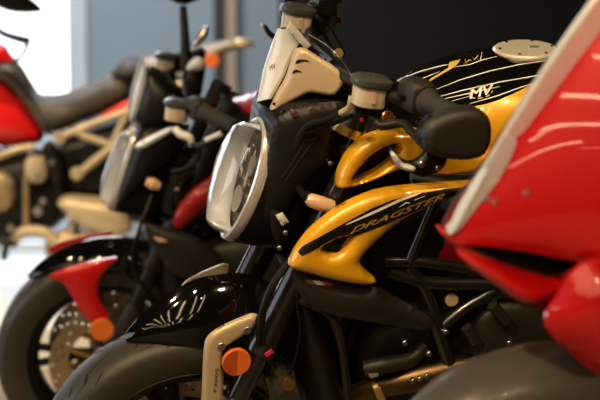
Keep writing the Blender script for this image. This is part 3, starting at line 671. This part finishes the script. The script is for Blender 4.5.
lf = puff(B, [(289, 268), (305, 274), (335, 283), (358, 287), (377, 286), (392, 296), (412, 306), (436, 322), (428, 330), (405, 328), (370, 322), (335, 316), (310, 306), (296, 290)], .185, .016, .01, p=.6, sm=1)
lo = part('lower_fairing', lf, M['satin2'], B, None, True)
decal('flag_sticker', B, lo[:1], [([(304, 280), (312, 280.5), (317, 285), (309, 284)], 0), ([(312, 280.5), (320, 281), (325, 285.5), (317, 285)], 1), ([(320, 281), (327, 282), (334, 286), (325, 285.5)], 2)], [M['greend'], M['white'], M['redd']], lo[:1], sp=1.5, sm=0, off=.001)
# radiator, engine, frame, exhaust
part('radiator', puff(B, [(275, 250), (300, 255), (330, 320), (352, 400), (345, 440), (310, 430), (280, 300)], .0, .15, p=.25, sm=0), M['satin'], B)
cable(B, [B.P(300, 300, .16), B.P(330, 315, .17), B.P(342, 345, .17), B.P(348, 400, .15)], .008, M['satin2'], 'radiator_rim')
eng = part('engine', puff(B, [(335, 300), (380, 270), (440, 250), (560, 270), (620, 330), (610, 420), (560, 500), (420, 500), (350, 440)], 0, .15, p=.22, sm=1), M['darkmetal'], B)
part('engine_cover', puff(B, [(470, 315), (500, 297), (530, 300), (560, 320), (570, 360), (545, 395), (500, 400), (470, 370)], .15, .03, .02, p=.35), M['satin2'], B, eng)
for p, q in (((492, 305), (507, 322)), ((466, 327), (476, 342)), ((484, 348), (494, 358))): part('cover_boss', MB().tube([B.P(*p, .185), B.P(*q, .185)], .011, 14, 0), M['satin2'], B, eng)
for (px, py) in ((404, 341), (428, 352), (419, 377), (412, 379), (426, 374), (508, 341), (445, 330), (520, 350)): part('engine_bolt', MB().disk(B.P(px, py, .17), (0, 1, 0), .005, .012, 12), M['silver'], B, eng)
F_ = MB()
for pts, r in ([[(408, 266), (416, 246), (428, 218), (436, 200)], .011], [[(384, 262), (420, 262), (460, 268), (510, 276), (560, 284)], .011], [[(388, 272), (430, 283), (500, 284), (560, 290)], .013], [[(436, 332), (470, 305), (522, 276)], .011], [[(430, 310), (438, 331), (452, 372)], .014], [[(408, 266), (425, 290), (440, 330)], .012]):
    F_.tube([B.P(a, b, .165) for a, b in pts], r, 12)
fo_ = part('trellis_frame', F_, M['gloss'], B, None, True)
part('frame_plate', puff(B, [(400, 272), (480, 284), (500, 286), (440, 330), (425, 312)], .15, .004, .006, sm=0), M['satin'], B, fo_, True)
part('frame_plug', MB().disk(B.P(451, 299, .158), (0, 1, 0), .0125, .008, 28), M['tan'], B, fo_, True)
part('red_side_cover', puff(B, [(408, 262), (420, 252), (432, 245), (462, 237), (470, 268), (440, 267)], .13, .008, .01, sm=0), M['redm'], B, None, True, 'red side cover behind the frame tubes')
ex = part('exhaust_pipe', MB().tube([B.P(345, 402, .10), B.P(375, 388, .13), B.P(410, 380, .15), B.P(460, 368, .16), B.P(520, 362, .15)], [.022, .023, .026, .026, .024], 18), M['bronze'], B)
for a, b in (((376, 383), (383, 391)), ): part('exhaust_clamp', MB().tube([B.P(377, 389, .131), B.P(384, 387, .135)], .0265, 20, 0), M['gold'], B, ex)
part('coolant_hose', MB().tube([B.P(366, 369, .15), B.P(385, 365, .16), B.P(410, 360, .15), B.P(425, 345, .14)], .016, 14), M['satin2'], B)
part('hose_clamp', MB().tube([B.P(369, 369, .15), B.P(378, 367, .155)], .018, 18, 0), M['silver'], B)
cable(S, [S.P(296, 252, .12), S.P(278, 275, .13), S.P(266, 300, .135), S.P(262, 330, .13), S.P(266, 352, .12), S.P(285, 385, .11)], .006, name='brake_hose')
cable(S, [S.P(300, 262, .12), S.P(297, 300, .13), S.P(300, 335, .13), S.P(290, 375, .11)], .003, name='sensor_wire')
cable(S, [S.P(296, 254, .13), S.P(274, 285, .135), S.P(262, 310, .135), S.P(258, 345, .13)], .005, name='brake_hose')
part('hose_tag', MB().box(S.P(269, 353, .14), (.016, .004, .008), Matrix.Rotation(.6, 3, 'Y')), M['pink'], S, label='magenta hose tag')
pp = puff(S, [(271, 210), (284, 214), (290, 224), (286, 240), (278, 244), (272, 232)], .11, .006, .01, sm=1); part('horn_bracket', pp, M['darkmetal'], S, None, True)
part('bracket_plate', puff(S, [(276, 216), (283, 213), (289, 222), (282, 226)], .125, .003, .004, sm=0), M['pale'], S)
for px, py in ((285, 232), (279, 247)): part('fork_bolt', MB().disk(S.P(px, py, .125), (0, 1, 0), .0045, .006), M['silver'], S, None, True)
rear_end(B, M['satin'], M['satin'], M['black']); side_stand(B, 13)
part('foot_peg', MB().tube([(-.86, .17, .42), (-.86, .29, .42)], .012, 12, 0), M['darkmetal'], B, None, True)
#BIKES
# ================= the red and black motorcycle behind it
root2, B2, S2 = make_frames('motorcycle', 9, 13, 1, -.537, 3.9)
setp(root2, 'red and black motorcycle with orange fork reflector, second in the row, behind the yellow one', 'motorcycle')
wheel(S2, 'front_wheel', 0, .12, .30, M['satin'])
fork(S2, M['satin'], M['satin2'], ring=False); axle_caliper(S2, S2.P(168, 322, .1))
fender_arc(S2, .30, [42, 36, 22, 6, -14, -34, -50], [(.012, .012, .002, .004), (.014, .035, .010, .008), (.016, .055, .03, .014), (.016, .068, .05, .022), (.018, .072, .06, .024), (.02, .074, .06, .02), (.02, .07, .04, .01)], M['black'])
b2 = part('fork_bracket', puff(S2, [(46, 278), (60, 270), (82, 264), (104, 259), (120, 257), (108, 267), (99, 279), (97, 292), (101, 304), (109, 316), (107, 325), (98, 328), (88, 320), (78, 308), (70, 293), (62, 282)], .105, .012, .006, p=.4, sm=1), M['red'], S2, None, True, 'red fork bracket')
c = S2.P(102, 329, .125); part('reflector', MB().disk(c, (0, 1, 0), .031, .008, 28), M['orange'], S2, None, True, 'round orange reflector')
headlight(S2, (139, 130), (113, 211), .046, .044, bowl_m=M['silver'], mods=False)
part('headlight_cowl', puff(S2, [(139, 132), (156, 126), (182, 130), (186, 146), (172, 160), (156, 175), (140, 188), (122, 206), (114, 212), (122, 185), (132, 155)], .07, .03, .06, p=.5), M['satin'], S2, None, True)
part('cowl_highlight', puff(S2, [(133, 146), (150, 136), (172, 126), (176, 130), (160, 140), (140, 151)], .10, .008, .004, sm=1), M['paleblue'], S2, None, True, 'pale blade shaped as a highlight over the headlight')  # pale blade put in for a white highlight on the cowl
part('fly_screen', puff(S2, [(144, 65), (154, 66), (170, 76), (184, 92), (190, 112), (176, 126), (152, 128), (132, 124), (134, 100)], 0, .085, p=.45), M['satin'], S2)
part('screen_edge', puff(S2, [(143, 63), (147, 67), (147, 88), (141, 106), (131, 124), (129, 118), (134, 92)], .045, .008, .004, sm=1), M['paleblue'], S2, None, True, 'pale edge of the fly screen')
a, b = S2.P(146, 181, .15), S2.P(160, 187, .155)
t2 = part('turn_signal', MB().tube([a, a*.5+b*.5, b], [.010, .0165, .010], 14, 4), M['amber'], S2, None, True)
part('signal_stalk', MB().tube([a*.5+b*.5, a*.5+b*.5+Vector((0, -.08, 0))], .007, 10, 0), M['satin'], S2, t2, True)
reservoir(S2, (177, 111), .22, 'clutch_reservoir', 1.0)
reservoir(S2, (165, 62), -.22, 'brake_reservoir', .9)
bar_grip(S2, (188, 112), (204, 112), (236, 127), .225, .28, .40)
part('lever_pivot', MB().tube([S2.P(175, 128, .24), S2.P(180, 134, .25), S2.P(190, 138, .26), S2.P(191, 146, .26)], [.009, .011, .01, .006], 10), M['pale'], S2, None, True)
part('hand_lever', MB().tube([S2.P(190, 143, .26), S2.P(202, 146, .28), S2.P(214, 138, .32), S2.P(224, 131, .36)], .007, 10), M['darkmetal'], S2, None, True)
part('lever_tip', MB().tube([S2.P(206, 140, .33), S2.P(222, 133, .36)], .007, 10, 0), M['pale'], S2, None, True)
cable(S2, [S2.P(200, 143, .2), S2.P(198, 158, .2), S2.P(186, 168, .18), S2.P(172, 171, .14)], .006, name='clutch_hose')
mm = part('mirror_stem', MB().tube([S2.P(187, 70, -.16), S2.P(185, 40, -.17), S2.P(183, 6, -.2)], [.018, .013, .010], 12), M['satin2'], S2)
part('mirror', puff(S2, [(160, -22), (205, -24), (212, -8), (192, 3), (180, 5), (164, -4)], -.22, .012, .01), M['satin'], S2, mm)
part('switch_block', puff(S2, [(185, 70), (191, 61), (201, 58), (206, 63), (205, 74), (200, 102), (186, 102), (182, 84)], -.12, .03, .03), M['darkmetal'], S2)
part('switch_cover', puff(S2, [(185, 70), (191, 60), (201, 57), (206, 63), (204, 70), (193, 72)], -.085, .012, .01), M['paleblue'], S2)
part('brake_lever', puff(S2, [(191, 46), (195, 37), (204, 27), (209, 26), (209, 34), (202, 44), (194, 48)], -.14, .012, .01), M['silver'], S2)
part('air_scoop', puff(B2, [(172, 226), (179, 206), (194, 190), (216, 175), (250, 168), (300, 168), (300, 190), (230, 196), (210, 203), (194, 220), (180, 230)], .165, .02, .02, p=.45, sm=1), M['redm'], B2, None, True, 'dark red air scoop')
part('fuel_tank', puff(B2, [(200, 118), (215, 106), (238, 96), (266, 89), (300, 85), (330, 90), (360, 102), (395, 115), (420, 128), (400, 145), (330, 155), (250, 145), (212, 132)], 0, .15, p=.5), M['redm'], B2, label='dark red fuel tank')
part('lower_fairing', puff(B2, [(143, 222), (160, 228), (190, 234), (212, 248), (228, 264), (200, 282), (172, 276), (155, 250)], .17, .02, .01, p=.4, sm=1), M['satin2'], B2, None, True)
part('flag_sticker', puff(B2, [(153, 237), (162, 238), (168, 242), (158, 242)], .192, .001, .002, sm=0), M['amber'], B2, None, True)
part('radiator', puff(B2, [(140, 215), (175, 220), (200, 270), (205, 340), (190, 360), (165, 330)], 0, .14, p=.25, sm=0), M['satin'], B2)
part('engine', puff(B2, [(180, 230), (230, 215), (330, 210), (400, 250), (420, 330), (360, 390), (250, 390), (195, 340)], 0, .15, p=.25), M['darkmetal'], B2)
part('side_blade', puff(B2, [(168, 172), (200, 160), (300, 160), (330, 200), (260, 215), (190, 228), (160, 222)], .12, .012, .02, p=.4), M['black'], B2, None, True)
cable(S2, [S2.P(152, 195, .1), S2.P(140, 228, .13), S2.P(132, 262, .13), S2.P(150, 300, .12)], .005, name='brake_hose')
for px, py in ((177, 189), (176, 235), (182, 236), (114, 293), (116, 306)): part('fairing_bolt', MB().disk(B2.P(px, py, .17), (0, 1, 0), .006, .005), M['silver'], B2)
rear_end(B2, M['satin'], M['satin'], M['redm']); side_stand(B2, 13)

# ================= the near red sport motorcycle at the right edge
root4, B4, S4 = make_frames('motorcycle', 9, 11, 0, .39, 2.0)
setp(root4, 'glossy red faired sport motorcycle cut off by the right edge, nearest the camera', 'motorcycle')
wheel(S4, 'front_wheel', 0, .12, .30, M['satin']); fork(S4, M['black'], M['satin2'], top=.62); axle_caliper(S4, Vector((-.14, 0, .40)))
fender_arc(S4, .30, [62, 50, 30, 8, -14, -30, -44], [(.07, .03, .004, .004), (.10, .05, .016, .008), (.115, .068, .03, .012), (.10, .074, .04, .014), (.08, .076, .05, .014), (.06, .076, .05, .012), (.04, .07, .04, .008)], mat('grey carbon mudguard', (.10, .09, .075), .36, coat=.1, noise=.1, scale=60))
ns = part('nose_fairing', puff(B4, [(448, 236), (456, 214), (466, 198), (478, 182), (493, 158), (511, 126), (536, 86), (563, 46), (591, 6), (640, -50), (760, -70), (900, 40), (900, 300), (720, 290), (640, 278), (600, 268), (560, 258), (515, 249), (480, 245), (456, 244)], .012, .045, .004, bx=-.55, cz=-.34, p=.6, sm=1, sp=.006), M['red'], B4, None, True, 'red nose fairing')
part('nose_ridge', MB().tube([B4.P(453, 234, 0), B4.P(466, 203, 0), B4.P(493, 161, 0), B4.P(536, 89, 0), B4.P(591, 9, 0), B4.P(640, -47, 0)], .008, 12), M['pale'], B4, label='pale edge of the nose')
decal('headlight_cover', B4, ns[:1], [([(449, 233), (457, 214), (468, 196), (482, 175), (498, 150), (508, 133), (520, 138), (512, 160), (498, 184), (478, 208), (458, 233)], 0)], M['clearw'], ns, sp=3, off=.004, mir=True)
decal('reflection_strip', B4, ns[:1], [([(449, 233), (457, 214), (468, 196), (480, 178), (487, 168), (491, 171), (482, 187), (470, 207), (460, 226), (453, 235)], 0)], M['gleam'], ns, sp=3, off=.006, mir=True, label='white strip painted as a reflection along the nose')  # painted white strip, a bright reflection along the nose edge
decal('windscreen', B4, ns[:1], [([(506, 136), (524, 108), (544, 76), (570, 38), (594, 4), (616, -10), (612, 20), (580, 60), (552, 98), (520, 140)], 0)], M['smoke'], ns, sp=3, off=.004, mir=True)
tn = bvh(ns[:1])
for q in ((527, 193), (495, 202), (486, 199)):  # silver studs added where the fairing shows bright glints
    hp = tn.ray_cast(CO, ray(*q)); nn = B4.Wi.to_3x3() @ hp[1]; nn = nn if nn.y > 0 else -nn
    part('glint_stud', MB().disk(B4.Wi @ hp[0]-nn*.002, nn, .0045, .005, 14, bev=.6), M['silver'], B4, ns[0])
part('intake_lip', puff(B4, [(452, 246), (464, 249), (484, 256), (522, 270), (556, 278), (574, 266), (576, 276), (552, 292), (518, 303), (490, 282), (462, 262)], .05, .05, None, p=.5, sm=1), M['red'], B4, None, True, 'red lip under the air intake')
part('air_intake', puff(B4, [(468, 243), (520, 250), (580, 258), (640, 280), (640, 320), (560, 300), (520, 280), (480, 256)], 0, .05, p=.5), M['groove'], B4)
part('side_cowl', puff(B4, [(600, 258), (576, 268), (557, 300), (545, 318), (548, 332), (566, 349), (600, 378), (660, 425), (780, 450), (920, 400), (920, 258)], .13, .06, .01, p=.45, sm=1), M['red'], B4, None, True, 'red side cowl')
part('belly_pan', puff(B4, [(590, 300), (900, 300), (1000, 700), (800, 780), (660, 640)], 0, .15, p=.3), M['satin'], B4)
part('fuel_tank', puff(B4, [(900, 20), (1000, -40), (1150, -20), (1230, 60), (1200, 180), (900, 260)], 0, .15, p=.5), M['red'], B4)
part('clip_on_bar', MB().tube([(-.38, .10, .92), (-.44, .33, .88)], .014, 12, 0), M['darkmetal'], B4, None, True)
rear_end(B4, M['satin'], M['satin'], M['red'], seat_z=.82); side_stand(B4, 11)

# ================= the red motorcycle far behind, on a low platform by the window
pf = MB().box((-2.35, 5.75, .075), (3.5, 1.5, .15), bev=.02); pl_ = raw('display_platform', pf.v, pf.f, mat('pale platform laminate', (.66, .66, .60), .4, noise=.05, scale=3), None, Matrix.Identity(4), Matrix.Identity(4), None)
setp(pl_, 'low pale display platform under the red and tan motorcycle', 'platform')
root3, B3, S3 = make_frames('motorcycle', 2, 8, 24, -1.69, 5.7, .15)
setp(root3, 'tall red motorcycle with brown seat and tan subframe, farthest back by the window', 'motorcycle')
wheel(S3, 'front_wheel', 0, .12, .30, M['satin'], tread=False); fork(S3, M['gold'], M['satin2'], ring=False)
part('fuel_tank', puff(B3, [(-70, 70), (-30, 66), (2, 74), (22, 96), (40, 122), (46, 136), (40, 145), (0, 147), (-50, 140), (-85, 110)], 0, .13, p=.45, sm=1), M['redb'], B3, label='bright red tank shroud')
part('tank_cover', puff(B3, [(-60, 50), (-10, 40), (6, 44), (12, 55), (20, 60), (14, 66), (-40, 70)], 0, .09, p=.5, sm=1), M['redb'], B3)
part('tank_trim', puff(B3, [(-10, 62), (14, 64), (24, 80), (40, 105), (54, 130), (50, 140), (36, 122), (12, 84), (-10, 76)], .06, .06, None, p=.5), M['seat'], B3, None, True)
part('seat', puff(B3, [(14, 62), (20, 74), (28, 86), (38, 93), (54, 94), (72, 90), (94, 82), (110, 74), (130, 72), (138, 90), (126, 103), (100, 114), (76, 124), (58, 134), (46, 128), (28, 98)], 0, .13, p=.45, sm=1), M['seat'], B3, label='dark brown rider seat')
part('passenger_seat', puff(B3, [(108, 76), (116, 64), (124, 58), (136, 57), (156, 62), (150, 76), (128, 82)], 0, .11, p=.5, sm=1), mat('black pillion pad', (.03, .025, .02), .6), B3)
part('tail_unit', puff(B3, [(130, 62), (150, 55), (180, 50), (205, 44), (232, 38), (250, 39), (256, 45), (246, 50), (228, 52), (214, 62), (190, 72), (160, 76), (138, 74)], 0, .10, p=.45, sm=1), M['tail'], B3, label='tan brown tail unit')
part('tail_tip', puff(B3, [(232, 38), (246, 37), (256, 43), (252, 48), (236, 48)], .03, .05, None), M['tan'], B3)
part('tail_lamp', MB().disk(B3.P(212, 60, .08), (0, 1, 0), .028, .02), M['orange'], B3, None, True, 'orange tail indicator')
part('side_panel', puff(B3, [(98, 117), (116, 106), (134, 97), (136, 106), (128, 110), (108, 118)], .12, .01, .01, sm=1), M['redb'], B3, None, True)
f3 = MB()
for pts, r in (([(56, 139), (92, 124), (132, 109)], .014), ([(78, 134), (96, 140), (114, 146)], .014), ([(74, 178), (96, 160), (122, 140), (142, 124)], .017), ([(112, 146), (120, 128), (129, 110)], .014), ([(132, 109), (170, 90), (200, 72)], .013), ([(-10, 160), (16, 150), (34, 146)], .013)): f3.tube([B3.P(a, b, .14) for a, b in pts], r, 10)
part('subframe', f3, M['tan'], B3, None, True, 'tan tubular subframe')
for q in ((60, 137), (77, 173)): part('frame_pivot', MB().disk(B3.P(*q, .15), (0, 1, 0), .024, .02), M['tan'], B3, None, True)
part('battery_box', puff(B3, [(50, 140), (92, 128), (134, 112), (170, 95), (190, 130), (170, 190), (120, 205), (62, 205)], 0, .11, p=.3), M['satin'], B3)
e3 = part('engine', puff(B3, [(-40, 150), (44, 146), (62, 160), (72, 190), (66, 225), (20, 240), (-50, 235)], 0, .15, p=.3, sm=1), M['darkmetal'], B3)
part('engine_cover', puff(B3, [(-18, 178), (0, 170), (12, 178), (16, 196), (10, 210), (-10, 214)], .17, .03, .02, p=.4), M['tanmetal'], B3, e3)
part('cylinder_head', puff(B3, [(24, 162), (30, 156), (46, 158), (48, 178), (40, 184), (26, 182)], .15, .03, .03, p=.4, sm=1), M['tan'], B3, e3)
part('engine_mount', MB().tube([B3.P(26, 176, .17), B3.P(26, 228, .17)], .012, 10, 0), M['tanmetal'], B3, e3)
for px, py, r in ((31, 152, .016), (37, 175, .014), (11, 182, .012), (38, 211, .018), (43, 201, .012), (11, 228, .014), (70, 223, .016), (87, 228, .02), (52, 162, .01)): part('engine_bolt', MB().disk(B3.P(px, py, .19), (0, 1, 0), r, .012), M['silver'], B3, e3)
part('shock_absorber', MB().tube([B3.P(46, 142, .1), B3.P(56, 160, .1), B3.P(58, 200, .1)], [.02, .03, .025], 14), M['satin'], B3)
part('heel_guard', puff(B3, [(40, 146), (50, 140), (60, 158), (62, 178), (54, 186), (48, 166)], .16, .01, .01), M['darkmetal'], B3, None, True)
part('exhaust_muffler', puff(B3, [(56, 202), (66, 196), (88, 198), (108, 200), (126, 212), (134, 228), (124, 236), (100, 234), (82, 228), (62, 210)], .17, .05, .04, p=.35, sm=1), M['tan'], B3, label='tan exhaust muffler')
part('exhaust_pipe', MB().tube([B3.P(14, 243, .16), B3.P(22, 232, .17), B3.P(44, 232, .17), B3.P(60, 244, .17), B3.P(86, 240, .17), B3.P(120, 234, .17)], [.018, .022, .022, .028, .03, .03], 14), M['tan'], B3)
part('lower_cover', puff(B3, [(44, 238), (66, 228), (100, 236), (140, 240), (140, 262), (80, 268), (46, 262)], .12, .03, .03), M['tanmetal'], B3)
part('foot_peg', MB().tube([B3.P(6, 246, .18), B3.P(4, 258, .26)], .014, 10, 0).tube([B3.P(-6, 240, .16), B3.P(16, 244, .18)], .016, 10, 0), M['darkmetal'], B3, None, True)
part('handlebar', MB().tube([S3.P(-60, 40, 0), S3.P(-20, 22, .1), S3.P(4, 34, .25), S3.P(28, 41, .36)], [.012, .012, .014, .017], 12), M['satin'], S3, None, True)
part('brush_guard', MB().tube([S3.P(28, 40, .37), S3.P(27, 46, .36), S3.P(20, 58, .3), S3.P(10, 64, .2)], .008, 10), M['seat'], S3, None, True)
m3 = part('mirror', puff(S3, [(-30, -16), (10, -18), (24, -6), (36, 2), (44, 10), (38, 13), (12, 13), (-6, 6)], .42, .02, .015, sm=1), M['satin'], S3, None, True)
part('mirror_stem', MB().tube([S3.P(-8, 4, .40), S3.P(-30, 14, .3), S3.P(-34, 30, .2)], .007, 10), M['satin'], S3, m3, True)
part('swingarm', MB().tube([(-.9, .12, .42), (-1.4, .13, .31)], [.05, .035], 14, 0), M['darkmetal'], B3, None, True)
wheel(B3, 'rear_wheel', -1.45, .18, .31, M['satin'], discs=False, tread=False); side_stand(B3, 8)
